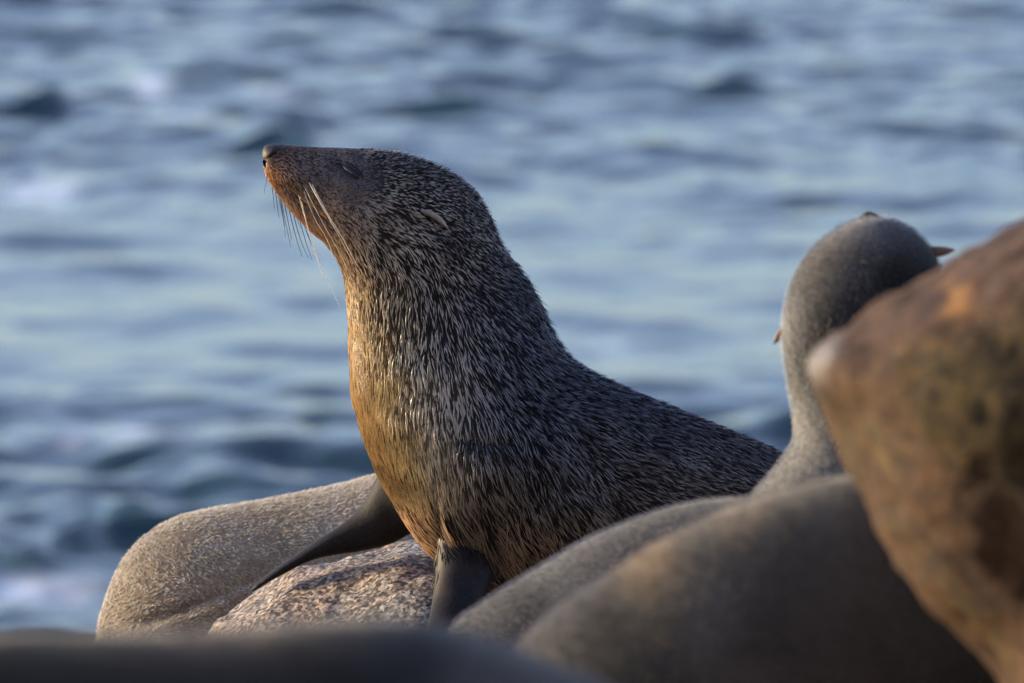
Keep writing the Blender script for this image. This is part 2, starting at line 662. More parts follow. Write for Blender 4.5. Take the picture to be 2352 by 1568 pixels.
def build_big_rock():
    d = 8.3
    out = [(1852, 832), (1862, 872), (1886, 915), (1908, 968), (1930, 1018), (1946, 1070), (1975, 1130), (2012, 1218), (2062, 1300), (2130, 1380), (2200, 1440), (2262, 1492),
           (2305, 1535), (2330, 1600), (2360, 1700), (2420, 1900), (2600, 2000), (2900, 1980), (3150, 1800), (3250, 1400), (3220, 1000), (3050, 650), (2800, 480), (2560, 460), (2440, 480),
           (2352, 518), (2300, 545), (2240, 572), (2180, 610), (2120, 640), (2060, 672), (1980, 732), (1920, 772), (1872, 806)]
    pts = np.array(out, float)
    # close spline through the outline
    m = len(pts)
    t = np.linspace(0, m, 190, endpoint=False)
    i = t.astype(int)
    f = (t - i)[:, None]
    p0, p1, p2, p3 = pts[(i - 1) % m], pts[i % m], pts[(i + 1) % m], pts[(i + 2) % m]
    ring = 0.5 * (2 * p1 + (p2 - p0) * f + (2 * p0 - 5 * p1 + 4 * p2 - p3) * f ** 2 + (3 * p1 - p0 - 3 * p2 + p3) * f ** 3)
    cen = np.array([2560.0, 1130.0])
    layers = []
    vs, fs = [], []
    prof = [(-0.36, 0.05), (-0.35, 0.35), (-0.32, 0.66), (-0.27, 0.85), (-0.2, 0.94), (-0.11, 0.985), (0.0, 1.0), (0.12, 0.985), (0.25, 0.94), (0.4, 0.84), (0.52, 0.66), (0.6, 0.4), (0.62, 0.05)]
    prof = catmull(prof, 40)
    k = len(ring)
    for (yo, sc_) in prof:
        for q in ring:
            e = cen + (q - cen) * sc_
            vs.append(P(e[0], e[1], d + yo))
    for a in range(len(prof) - 1):
        for b in range(k):
            fs.append((a * k + b, a * k + (b + 1) % k, (a + 1) * k + (b + 1) % k, (a + 1) * k + b))
    n0 = len(vs)
    vs += [np.mean(vs[:k], 0), np.mean(vs[-k:], 0)]
    for b in range(k):
        fs.append((n0, (b + 1) % k, b))
        fs.append((n0 + 1, n0 - k + b, n0 - k + (b + 1) % k))
    o = fuse("boulder", [(np.array(vs), fs)], 0.011, 3)
    roughen(o, d, [(5, 0.012), (14, 0.006), (45, 0.003)], 5.0)
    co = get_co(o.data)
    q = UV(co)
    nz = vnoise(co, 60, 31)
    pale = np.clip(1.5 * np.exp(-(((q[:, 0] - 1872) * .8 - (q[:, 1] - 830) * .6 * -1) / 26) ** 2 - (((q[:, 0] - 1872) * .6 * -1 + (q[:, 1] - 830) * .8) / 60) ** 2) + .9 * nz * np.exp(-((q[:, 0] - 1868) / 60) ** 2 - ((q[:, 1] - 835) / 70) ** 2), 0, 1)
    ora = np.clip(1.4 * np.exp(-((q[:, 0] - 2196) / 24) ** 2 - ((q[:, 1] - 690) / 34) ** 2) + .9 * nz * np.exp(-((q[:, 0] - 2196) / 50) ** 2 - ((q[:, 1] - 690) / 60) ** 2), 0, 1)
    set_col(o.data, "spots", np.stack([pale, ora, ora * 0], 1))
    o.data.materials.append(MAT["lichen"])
    prop(o, "large overhanging brown rock with olive lichen patches beside the grey seals", "boulder")
    return o


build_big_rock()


# ------------------------------------------------------------------ the wet seal
def build_main_seal():
    root = bpy.data.objects.new("fur_seal", None)
    COL.objects.link(root)
    root.location = P(1250, 1440)
    prop(root, "wet dark brown fur seal with golden chest, eyes shut, nose raised", "seal")
    body_rows = [(603, 366, 604, 346, 9), (606, 386, 613, 336, 24), (614, 410, 638, 333, 37), (640, 449, 680, 336, 50), (675, 493, 730, 339, 64), (712, 530, 790, 341, 84),
                 (748, 560, 850, 345, 104), (772, 592, 915, 355, 120), (786, 628, 983, 375, 130), (793, 665, 1041, 402, 136), (797, 700, 1086, 438, 141), (799, 735, 1115, 479, 146),
                 (801, 770, 1136, 524, 150), (802, 810, 1154, 572, 156), (804, 850, 1188, 617, 166), (807, 890, 1220, 664, 179), (814, 935, 1248, 719, 193), (827, 985, 1273, 775, 209),
                 (848, 1045, 1312, 828, 226), (879, 1112, 1370, 865, 240), (918, 1180, 1440, 898, 250), (963, 1245, 1525, 934, 255, 0.01), (1030, 1320, 1615, 973, 258, 0.02),
                 (1130, 1390, 1705, 1012, 255, 0.04), (1260, 1440, 1795, 1053, 245, 0.06), (1420, 1470, 1885, 1097, 225, 0.09), (1600, 1490, 1975, 1147, 200, 0.12),
                 (1780, 1500, 2055, 1207, 165, 0.14), (1950, 1505, 2115, 1287, 125, 0.15), (2060, 1500, 2150, 1380, 75, 0.15), (2130, 1480, 2170, 1430, 30, 0.15)]
    bv, bf = loft(body_rows, 12.0, 190, 72, 2.05, -0.04)
    # near fore flipper: upper arm inside the shoulder, forearm straight down, hand spread on the boulder
    near_rows = [(1030, 1060, 1220, 1060, 30, -0.03), (1014, 1150, 1200, 1160, 46, -0.046), (1006, 1220, 1170, 1230, 54, -0.06), (1000, 1290, 1136, 1300, 54, -0.078),
                 (992, 1350, 1112, 1350, 48, -0.1), (980, 1400, 1098, 1395, 40, -0.14), (962, 1440, 1100, 1436, 30, -0.175), (930, 1480, 1090, 1478, 20, -0.21), (905, 1520, 1060, 1520, 9, -0.25)]
    nv, nf = loft(near_rows, 12.0, 60, 32)
    far_rows = [(990, 1180, 930, 1060, 40, 0.03), (965, 1232, 880, 1085, 42, 0.07), (942, 1250, 862, 1118, 44, 0.085), (905, 1270, 842, 1160, 42, 0.09), (862, 1284, 818, 1195, 38, 0.092),
                (800, 1294, 780, 1228, 34, 0.092), (735, 1305, 725, 1262, 34, 0.09), (680, 1324, 675, 1296, 34, 0.088), (630, 1350, 625, 1330, 30, 0.085), (590, 1374, 586, 1360, 20, 0.083), (572, 1384, 570, 1378, 8, 0.082)]
    fv, ff = loft(far_rows, 12.0, 60, 32)
    hind = [loft([(2020, 1440, 2060, 1360, 40, y_), (2110, 1500, 2130, 1430, 44, y_ + dy), (2180, 1545, 2190, 1500, 46, y_ + 2 * dy), (2240, 1600, 2255, 1565, 44, y_ + 2.6 * dy),
                  (2290, 1665, 2305, 1640, 36, y_ + 3 * dy), (2325, 1715, 2335, 1700, 16, y_ + 3.2 * dy)], 12.0, 40, 28) for y_, dy in ((0.11, -0.025), (0.19, 0.025))]
    body = fuse("body", [(bv, bf), (nv, nf), (fv, ff)] + hind, 5.2 * px(), 16)
    body.parent = root
    body.matrix_parent_inverse.identity()
    me = body.data
    co, no = get_co(me), get_no(me)

    def bvh(v, f):
        return BVHTree.FromPolygons([Vector(x) for x in v], f)
    tb, tn, tf = bvh(bv, bf), bvh(nv, nf), bvh(fv, ff)

    # sculpt: eye socket, brow, cheek, jaw crease, shoulder and skin folds (in profile measures, both sides)
    uv = UV(co)
    s = px()
    ny = np.abs(no[:, 1])

    def g2(u, v, ru, rv, ang=0):
        c, sn = math.cos(R(ang)), math.sin(R(ang))
        a = (uv[:, 0] - u) * c + (uv[:, 1] - v) * sn
        b = -(uv[:, 0] - u) * sn + (uv[:, 1] - v) * c
        return np.exp(-(a / ru) ** 2 - (b / rv) ** 2)
    head = uv[:, 0] < 1150
    dsp = np.zeros(len(co))
    dsp += -7 * g2(798, 388, 36, 17, 38)               # socket
    dsp += -9 * g2(774, 373, 12, 8, 25)                # inner corner
    dsp += 5 * g2(806, 366, 44, 13, 33)                # brow
    dsp += 4 * g2(795, 416, 42, 16, 33)                # lower lid pad
    dsp += 5 * g2(680, 410, 50, 40)                    # whisker pad
    dsp += -5 * g2(730, 415, 16, 60, -25)
    dsp += -11 * g2(715, 480, 75, 7, 40)                # lip line
    dsp += 5 * g2(880, 470, 70, 50)
    dsp += -6 * g2(1010, 520, 40, 22, 35)              # ear hollow
    dsp *= ny
    dsp[~head] = 0
    sh = 14 * g2(1120, 1090, 110, 120) - 10 * g2(1330, 1010, 26, 70, 20) - 12 * g2(1415, 1160, 22, 80, 12) - 8 * g2(1500, 985, 18, 50, 20) + 9 * g2(1260, 1160, 80, 120)
    sh += -9 * g2(1120, 1010, 60, 14, 10) - 8 * g2(1000, 1190, 9, 70, 0)
    sh += -6 * g2(1640, 1040, 14, 40, 30)
    dsp += sh * np.clip(-no[:, 1], 0, 1) * (co[:, 1] < 0.05)
    dsp += 2.0 * vnoise(co, 38, 3) * (uv[:, 1] > 560)
    co = co + no * (dsp * s)[:, None]
    set_co(me, co)
    no = get_no(me)

    # bare flipper skin
    def dist(tree, pts):
        out = np.empty(len(pts))
        for i_, p in enumerate(pts):
            r_ = tree.find_nearest(Vector(p))
            out[i_] = r_[3]
        return out
    near_zone = (uv[:, 1] > 1050) & (uv[:, 0] < 1260) | (uv[:, 0] < 1000) & (uv[:, 1] > 1040)
    bare = np.zeros(len(co))
    idx = np.where(near_zone)[0]
    dfl = np.minimum(dist(tn, co[idx]), dist(tf, co[idx]))
    dbd = dist(tb, co[idx])
    bare[idx] = np.clip((dbd - 5 * s) / (8 * s), 0, 1) * (dfl < 12 * s)
    bare *= np.where((uv[:, 0] > 985), np.clip((uv[:, 1] - 1235 + 45 * vnoise(co, 60, 12)) / 120, 0, 1), 1.0)

    # coat: u, v, comb du, dv, length px, lift, half width px, base rgb, tip rgb with wet highlights painted in
    K = (0.02, 0.016, 0.014)
    CT = [
        (615, 345, 1, .1, 5, .05, 1.2, (.05, .032, .025), (.1, .065, .05)), (640, 375, .9, .4, 9, .1, 1.3, (.06, .035, .022), (.2, .125, .08)), (616, 400, .3, .9, 8, .1, 1.4, (.2, .08, .03), (.45, .2, .08)),
        (650, 430, .45, .9, 14, .1, 1.4, (.1, .05, .025), (.26, .15, .08)), (700, 340, 1, .05, 10, .12, 1.5, (.06, .04, .03), (.2, .14, .1)), (700, 390, .85, .5, 14, .1, 1.5, (.045, .034, .028), (.16, .12, .09)),
        (700, 450, .5, .85, 18, .1, 1.6, (.07, .04, .022), (.26, .17, .09)), (690, 505, .5, .85, 14, .1, 1.5, (.12, .055, .03), (.3, .15, .08)), (730, 520, .5, .85, 18, .1, 1.6, (.1, .05, .025), (.26, .14, .07)),
        (760, 400, .9, .4, 7, .03, 1.4, (.055, .042, .037), (.12, .092, .078)), (800, 390, .9, .3, 5, .02, 1.3, (.06, .048, .043), (.11, .09, .08)), (840, 400, .95, .2, 7, .03, 1.4, (.055, .045, .04), (.13, .105, .09)), (800, 440, .95, .3, 7, .02, 1.4, (.06, .046, .04), (.12, .095, .08)),
        (780, 345, 1, .05, 10, .12, 1.5, (.06, .045, .038), (.22, .17, .14)), (860, 350, 1, .12, 13, .3, 1.5, K, (.42, .36, .29)), (940, 370, 1, .3, 13, .5, 1.4, K, (.42, .37, .31)), (1040, 410, .9, .5, 13, .5, 1.4, K, (.4, .36, .3)),
        (1105, 470, .75, .7, 13, .5, 1.4, K, (.4, .36, .31)), (920, 420, 1, .25, 14, .35, 1.5, K, (.5, .44, .36)), (1000, 460, .9, .45, 14, .45, 1.4, K, (.5, .45, .38)), (1080, 540, .75, .65, 14, .45, 1.4, K, (.45, .4, .33)),
        (860, 500, .85, .5, 24, .08, 2.8, (.04, .034, .03), (.26, .22, .18)), (930, 530, 1.15, .6, 26, .1, 2.6, (.03, .026, .023), (.36, .31, .25)), (780, 510, 1.0, .7, 18, .06, 2.4, (.05, .038, .03), (.2, .15, .11)),
        (790, 580, .45, .9, 22, .1, 2.2, (.07, .045, .025), (.28, .18, .1)), (860, 580, .55, .85, 26, .12, 2.0, (.03, .024, .019), (.45, .36, .26)), (950, 600, .5, .85, 26, .2, 1.9, (.025, .02, .017), (.5, .42, .32)), (1050, 620, .6, .8, 20, .35, 1.6, K, (.45, .39, .31)),
        (1120, 620, 1.0, .75, 18, .4, 1.5, K, (.3, .28, .25)), (820, 670, .1, 1, 24, .06, 2.0, (.09, .055, .027), (.42, .29, .14)), (900, 680, .05, 1, 28, .12, 2.0, (.035, .026, .018), (.52, .42, .28)), (1000, 700, .15, 1, 28, .2, 1.8, (.022, .018, .015), (.46, .4, .31)),
        (1100, 700, .45, .9, 22, .3, 1.6, (.015, .014, .014), (.32, .3, .28)), (1190, 690, .65, .75, 18, .4, 1.5, (.012, .012, .014), (.2, .2, .21)), (815, 780, .05, 1, 34, .03, 2.6, (.16, .095, .04), (.34, .22, .1)), (870, 780, .05, 1, 40, .06, 2.6, (.1, .065, .03), (.48, .34, .17)),
        (950, 790, .02, 1, 44, .1, 2.8, (.035, .027, .019), (.5, .42, .3)), (1040, 800, .2, 1, 36, .15, 2.2, (.022, .019, .017), (.38, .34, .28)), (1130, 800, .45, .9, 28, .25, 1.8, (.014, .014, .015), (.3, .29, .28)), (1230, 790, .65, .75, 22, .35, 1.6, (.011, .012, .015), (.17, .18, .2)),
        (825, 890, .08, 1, 44, .01, 3.0, (.17, .1, .042), (.27, .17, .075)), (890, 880, .05, 1, 50, .03, 3.6, (.17, .115, .05), (.4, .29, .13)), (960, 900, .05, 1, 52, .06, 4.0, (.1, .078, .048), (.42, .34, .22)), (1040, 920, .15, 1, 46, .08, 3.4, (.05, .042, .033), (.4, .34, .26)),
        (1120, 920, .4, .92, 34, .15, 2.3, (.018, .017, .017), (.33, .31, .28)), (1220, 900, .6, .8, 26, .25, 1.7, (.012, .013, .016), (.22, .22, .24)), (1320, 880, 1.15, .6, 24, .25, 1.6, (.012, .014, .018), (.15, .16, .19)), (1450, 920, .92, .4, 24, .2, 1.6, (.016, .016, .02), (.13, .13, .16)),
        (845, 1000, .15, 1, 48, .01, 3.0, (.15, .09, .04), (.22, .14, .065)), (920, 1010, .1, 1, 52, .02, 3.8, (.17, .12, .055), (.3, .22, .11)), (1010, 1030, .1, 1, 52, .03, 4.2, (.12, .098, .066), (.36, .3, .2)), (1090, 1010, .25, .95, 40, .1, 2.5, (.035, .03, .026), (.24, .21, .17)),
        (1170, 1030, .4, .9, 36, .12, 1.8, (.018, .016, .015), (.16, .14, .12)), (1280, 1010, .6, .8, 28, .2, 1.6, (.011, .012, .016), (.22, .22, .25)), (1400, 1020, 1.15, .55, 26, .22, 1.6, (.013, .013, .015), (.22, .21, .21)), (1550, 990, .93, .35, 26, .2, 1.5, (.022, .018, .02), (.14, .12, .13)),
        (1700, 1050, .93, .36, 24, .2, 1.5, (.028, .02, .018), (.2, .15, .12)), (880, 1080, .25, 1, 44, .01, 3.0, (.11, .068, .034), (.17, .11, .055)), (960, 1110, .15, 1, 48, .02, 3.6, (.14, .1, .05), (.24, .175, .095)), (1030, 1110, .1, 1, 46, .03, 3.6, (.11, .085, .055), (.28, .22, .15)),
        (1120, 1120, .4, .92, 40, .12, 1.8, (.025, .02, .016), (.26, .21, .15)), (1230, 1130, .35, .95, 34, .15, 1.6, (.014, .012, .012), (.2, .17, .15)), (1340, 1100, .65, .75, 28, .2, 1.6, (.014, .013, .014), (.22, .2, .2)), (1480, 1090, .88, .45, 26, .2, 1.5, (.02, .017, .016), (.22, .19, .17)),
        (1620, 1110, .93, .3, 24, .18, 1.5, (.03, .022, .019), (.22, .17, .14)), (960, 1190, .5, .9, 40, .06, 1.7, (.05, .03, .018), (.42, .25, .13)), (1060, 1190, .3, .95, 56, .06, 1.7, (.06, .044, .03), (.26, .19, .12)), (1160, 1220, .4, .92, 50, .12, 1.7, (.014, .01, .008), (.3, .19, .11)), (1240, 1260, .4, .92, 40, .12, 1.7, (.016, .011, .008), (.3, .19, .11)),
        (1340, 1220, .55, .8, 34, .15, 1.6, (.02, .015, .012), (.28, .21, .16)), (1450, 1200, .75, .6, 28, .18, 1.6, (.02, .016, .014), (.28, .23, .19)), (1160, 1320, .3, .95, 36, .1, 1.7, (.016, .011, .008), (.28, .17, .1)), (1000, 1260, .5, .9, 34, .06, 1.6, (.045, .025, .014), (.4, .23, .12)),
        (1600, 1300, .9, .4, 26, .15, 1.6, (.03, .02, .015), (.22, .16, .12)), (1900, 1250, .93, .36, 24, .15, 1.6, (.03, .02, .015), (.2, .15, .12))]
    cp = np.array([(c[0], c[1]) for c in CT], float)
    cval = np.array([(c[2], c[3], c[4], c[5], c[6], *c[7], *c[8]) for c in CT], float)
    uvc = UV(co)
    cc = idw(uvc, cp, cval, 22, 2.2)
    smo = np.clip((0.065 - cc[:, 3:4]) / 0.045, 0, 1) * (uvc[:, 1:] > 700)
    skin = (cc[:, 5:8] * 0.6 + cc[:, 8:11] * 0.03) * (1 - smo) + (cc[:, 5:8] * .55 + cc[:, 8:11] * .1) * smo  # skin under the fur darkened to stand for shade between locks
    skin *= (1 - .8 * np.exp(-((uvc[:, 0] - 777) / 11) ** 2 - ((uvc[:, 1] - 375) / 8) ** 2) - .45 * np.exp(-((uvc[:, 0] - 800) / 30) ** 2 - ((uvc[:, 1] - 391) / 16) ** 2))[:, None]
    face_s = np.exp(-((uvc[:, 0] - 795) / 50) ** 2 - ((uvc[:, 1] - 410) / 45) ** 2)[:, None]
    skin = skin * (1 - face_s) + face_s * skin * 1.7
    flip = np.array([0.02, 0.0185, 0.02])
    skin = skin * (1 - bare[:, None]) + flip * bare[:, None]
    set_col(me, "coat", skin)
    ba_ = me.attributes.new("bare", 'FLOAT', 'POINT')
    ba_.data.foreach_set("value", np.maximum(bare, (1 - smo[:, 0]) * .9).astype(np.float32))
    me.materials.append(MAT["skin"])
    bare_at = bare

    # fur locks
    kd_tree = None
    tri_bare = {}

    def wgt(c, n_):
        q = UV(c)
        d_ = np.where((q[:, 0] < 1160) & (q[:, 1] < 640), 1.5, 1.0)
        d_ = d_ * np.where((q[:, 0] < 850) & (q[:, 1] < 560), 1.9, 1.0)
        d_ = d_ * np.where(c[:, 1] > 0.06, 0.3, 1.0)
        d_ = d_ * np.where((q[:, 0] > 1750) | (q[:, 1] > 1420), 0.35, 1.0)
        return d_
    N = 70000
    p, n = sample_surface(me, N, wgt)
    q = UV(p)
    # drop locks on bare flippers, eyelids, nose pad
    from mathutils.kdtree import KDTree
    kd = KDTree(len(co))
    for i_, c_ in enumerate(co):
        kd.insert(c_, i_)
    kd.balance()
    bsel = np.array([bare_at[kd.find(Vector(x))[1]] for x in p])
    eye = np.exp(-(((q[:, 0] - 798) * .8 + (q[:, 1] - 390) * .6) / 34) ** 2 - ((-(q[:, 0] - 798) * .6 + (q[:, 1] - 390) * .8) / 9) ** 2)
    keep = (bsel < 0.25 + 0.3 * rng.random(N)) & (eye < 0.5) & ~((q[:, 0] < 626) & (q[:, 1] < 372))
    p, n, q = p[keep], n[keep], q[keep]
    v = idw(q, cp, cval, 22, 2.2)
    M = len(p)
    jit = vnoise(p, 60, 5) * 0.22 + vnoise(p, 170, 6) * 0.16 + rng.normal(0, 0.1, M)
    ang = np.arctan2(v[:, 1], v[:, 0]) + jit
    g = np.stack([np.cos(ang), np.zeros(M), -np.sin(ang)], 1)
    L = v[:, 2] * s * rng.uniform(0.7, 1.3, M)
    W = v[:, 4] * s * rng.uniform(0.6, 1.35, M)
    edge = np.clip(1 - np.abs(n[:, 1]) * 3.5, 0, 1) * (n[:, 2] > 0.1) * (q[:, 0] > 820)
    lift = np.clip(v[:, 3] * (1 + .5 * edge) * rng.uniform(0.5, 1.6, M) + 0.04 * vnoise(p, 90, 8), 0.0, 0.9)
    tone = (0.78 + 0.3 * rng.random(M) + 0.25 * vnoise(p, 45, 9))[:, None]
    hd = ((q[:, 1] < 640) & (q[:, 0] > 840)) | (v[:, 3] > 0.18)
    smv = np.clip((0.065 - v[:, 3]) / 0.045, 0, 1) * (q[:, 1] > 700)
    dark = (rng.random(M) < np.where(hd, 0.58, 0.52) * (1 - .6 * smv))[:, None]
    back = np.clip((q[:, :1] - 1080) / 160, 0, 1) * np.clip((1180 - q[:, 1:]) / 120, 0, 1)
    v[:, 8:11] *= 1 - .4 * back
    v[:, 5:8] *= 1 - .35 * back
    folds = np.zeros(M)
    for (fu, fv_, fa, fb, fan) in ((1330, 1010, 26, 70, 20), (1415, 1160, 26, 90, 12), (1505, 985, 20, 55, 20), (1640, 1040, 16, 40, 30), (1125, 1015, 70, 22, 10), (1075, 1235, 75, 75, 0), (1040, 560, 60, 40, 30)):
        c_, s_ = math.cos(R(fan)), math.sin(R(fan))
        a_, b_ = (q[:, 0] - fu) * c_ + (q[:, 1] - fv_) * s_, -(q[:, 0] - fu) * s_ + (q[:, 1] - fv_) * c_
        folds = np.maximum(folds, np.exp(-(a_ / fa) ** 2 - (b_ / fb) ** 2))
    face = np.exp(-((q[:, 0] - 795) / 58) ** 2 - ((q[:, 1] - 410) / 52) ** 2)[:, None]
    v[:, 8:11] = v[:, 8:11] * (1 - face) + face * v[:, 5:8] * 1.15
    v[:, 5:8] *= 1 + .7 * face
    dark = dark & (rng.random(M)[:, None] > face) & ((q[:, :1] > 850) | (rng.random(M)[:, None] > .35))
    gold = smv[:, None] * np.clip((1000 - q[:, :1]) / 120, 0, 1)
    v[:, 8:11] *= 1 - gold * np.array([0.05, .12, .34])
    v[:, 5:8] *= 1 - gold * np.array([0.05, .12, .34])
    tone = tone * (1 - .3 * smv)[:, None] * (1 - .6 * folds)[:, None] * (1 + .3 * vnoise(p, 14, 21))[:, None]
    tip = np.clip(np.where(dark, v[:, 5:8] * 1.1, v[:, 8:11] * (1.4 + .35 * np.clip((1150 - q[:, :1]) / 200, 0, 1))) * np.clip(tone, .25, 1.5), 0, .85)
    L = L * np.where(dark[:, 0], .75, 1.0)
    thin_w = np.clip((v[:, 3] - .04) / .08, 0, 1)
    W = W * (1 - .42 * thin_w) * np.where(dark[:, 0], 1.5, 1.0) * (1 + 1.3 * edge)
    L = L * (1 + .35 * edge)
    arm_at = np.zeros(len(co))
    arm_at[idx] = np.clip((dbd - 1 * s) / (5 * s), 0, 1) * (dfl < 12 * s)
    am = (q[:, 0] > 985) * np.array([arm_at[kd.find(Vector(x))[1]] for x in p])
    am2 = am[:, None]
    tip = tip * (1 - am2) + am2 * flip * 1.5
    v[:, 5:8] = v[:, 5:8] * (1 - am2) + am2 * flip * 1.3
    drape = (am < .5) & (q[:, 0] > 995) & (q[:, 0] < 1170) & (q[:, 1] > 1165) & (q[:, 1] < 1275)
    L = np.where(drape, L * 1.7, L)
    lift = np.where(drape, .16, lift)
    thin = (rng.random(M) < .45 * edge)
    L = np.where(thin, L * .4, L)
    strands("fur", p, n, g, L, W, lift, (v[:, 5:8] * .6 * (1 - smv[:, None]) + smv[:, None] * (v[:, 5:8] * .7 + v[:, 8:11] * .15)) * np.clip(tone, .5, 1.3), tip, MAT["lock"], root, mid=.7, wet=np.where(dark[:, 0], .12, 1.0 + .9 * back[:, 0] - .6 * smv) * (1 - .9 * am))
    fix_parent(root)

    # features set on the skin
    body_tree = BVHTree.FromPolygons([Vector(x) for x in get_co(me)], [tuple(pp.vertices) for pp in me.polygons])

    def hit(u, v_, back=False):
        r = FWD + np.array([1, 0, 0]) * ((u - 1176) / PXW * 0.1) - UPV * ((v_ - 784) / PXW * 0.1)
        loc, nn, _, _ = body_tree.ray_cast(Vector(ORG), Vector(r).normalized())
        return (np.array(loc), np.array(nn)) if loc else (P(u, v_), np.array([0, -1, 0]))

    def mirror(p_):
        return np.array([p_[0], -p_[1], p_[2]])

    # eyes: almost shut, a wet slit between two lids
    for side in (1, -1):
        def S(p_):
            return p_ if side == 1 else mirror(p_)
        a, na = hit(784, 379)
        b, nb = hit(828, 410)
        m_, nm = hit(806, 394)
        ax = (b - a) / np.linalg.norm(b - a)
        upd = np.cross(ax, nm)
        upd /= np.linalg.norm(upd)
        if upd[2] < 0:
            upd = -upd
        ln = np.linalg.norm(b - a)
        vs, fs = [], []
        nu, nv_ = 18, 10
        for i_ in range(nu + 1):
            for j in range(nv_ + 1):
                x, y_ = i_ / nu * 2 - 1, j / nv_ * 2 - 1
                hgt = max(0, 1 - x * x) ** 0.6
                vs.append(S(m_ + ax * x * ln * 0.5 + upd * y_ * ln * 0.13 * hgt + nm * (ln * 0.15 * hgt * math.sqrt(max(0, 1 - y_ * y_ * .9)) - ln * 0.05)))
        for i_ in range(nu):
            for j in range(nv_):
                c = i_ * (nv_ + 1) + j
                fs.append((c, c + 1, c + nv_ + 2, c + nv_ + 1))
        eyeo = mesh_obj("eye", vs, fs, MAT["eye"])
        fit_parent(eyeo, root)
        for sgn in (1, -1):
            vs, fs = [], []
            for i_ in range(nu + 1):
                x = i_ / nu * 2 - 1
                hgt = max(0, 1 - x * x) ** 0.6
                for j in range(9):
                    th = j / 8 * math.pi
                    off = ln * 0.075 * (0.35 + 0.65 * hgt)
                    cy = sgn * ln * (0.085 * hgt + 0.06) + (ln * 0.03 * (1 - x) if sgn > 0 else 0)
                    vs.append(S(m_ + ax * x * ln * 0.58 + upd * (cy + off * math.cos(th)) + nm * (off * 0.5 * math.sin(th) + ln * 0.1 * hgt - ln * 0.05)))
            for i_ in range(nu):
                for j in range(8):
                    c = i_ * 9 + j
                    fs.append((c, c + 1, c + 10, c + 9))
            lid = mesh_obj("eyelid", vs, fs, MAT["lid"])
            fit_parent(lid, root, eyeo)

    # ears: a small rolled leaf
    for side in (1, -1):
        def S(p_):
            return p_ if side == 1 else mirror(p_)
        path = [hit(u, v_) for u, v_ in ((966, 484), (985, 492), (1003, 503), (1016, 514), (1026, 527))]
        wd = [5, 10, 10, 7, 1.5]
        up_ = [3, 11, 15, 15, 12]
        pts = catmull([np.concatenate([p_ + n_ * u_ * s, n_, [w_ * s]]) for (p_, n_), w_, u_ in zip(path, wd, up_)], 16)
        vs, fs = [], []
        K_ = 14
        for i_ in range(16):
            c0, n0, w0 = pts[i_, :3], pts[i_, 3:6], pts[i_, 6]
            tdir = pts[min(i_ + 1, 15), :3] - pts[max(i_ - 1, 0), :3]
            tdir /= np.linalg.norm(tdir)
            sd = np.cross(n0, tdir)
            sd /= np.linalg.norm(sd)
            for j in range(K_):
                th = 2 * math.pi * j / K_
                roll = 0.75 if math.sin(th) < 0 else 0.45
                vs.append(S(c0 + sd * w0 * 0.8 * math.cos(th) + n0 * w0 * roll * math.sin(th) - n0 * 0.35 * w0 * math.cos(th)))
        for i_ in range(15):
            for j in range(K_):
                fs.append((i_ * K_ + j, i_ * K_ + (j + 1) % K_, (i_ + 1) * K_ + (j + 1) % K_, (i_ + 1) * K_ + j))
        fs.append(tuple(range(K_)))
        fs.append(tuple(15 * K_ + j for j in range(K_)))
        ear = mesh_obj("ear", vs, fs, MAT["skin"])
        ec = []
        for i_ in range(16):
            for j in range(K_):
                th = 2 * math.pi * j / K_
                f_ = 0.5 + 0.5 * math.cos(th) * (1 if np.cross(pts[8, 3:6], pts[12, :3] - pts[4, :3])[2] > 0 else -1)
                f_ = np.clip(f_ + .25 * math.sin(th), 0, 1)
                ec.append(np.array((.03, .018, .012)) * (1 - f_) + np.array((.36, .25, .17)) * f_)  # shading painted on: pale upper ridge, dark underside
        set_col(ear.data, "coat", ec)
        fit_parent(ear, root)

    # nose pad with two nostrils
    nr = [(603, 362, 602, 350, 8), (603.5, 370, 606, 339, 17), (607, 374, 613, 333, 25), (612, 373, 623, 331, 31), (619, 364, 634, 331, 33), (630, 352, 645, 333, 26), (644, 342, 650, 336, 10)]
    nv2, nf2 = loft(nr, 12.0, 26, 28)
    nose = fuse("nose", [(nv2, nf2)], 2.2 * s, 3)
    nose.data.materials.append(MAT["nose"])
    fit_parent(nose, root)
    nh, nn0 = hit(610, 377)
    for sg in (1, -1):
        vs, fs = [], []
        for i_ in range(7):
            for j in range(12):
                th, fz = 2 * math.pi * j / 12, math.pi * i_ / 6
                a_ = math.sin(fz) * math.cos(th) * 11 * s
                b_ = math.sin(fz) * math.sin(th) * 5.5 * s
                q_ = nh + np.array([.45, 0, -.89]) * a_ + np.array([.89, 0, .45]) * b_ + nn0 * math.cos(fz) * 1.6 * s
                vs.append(q_ if sg == 1 else mirror(q_))
        for i_ in range(6):
            for j in range(12):
                fs.append((i_ * 12 + j, i_ * 12 + (j + 1) % 12, (i_ + 1) * 12 + (j + 1) % 12, (i_ + 1) * 12 + j))
        nn_ = mesh_obj("nostril", vs, fs, MAT["nostril"])
        fit_parent(nn_, root, nose)

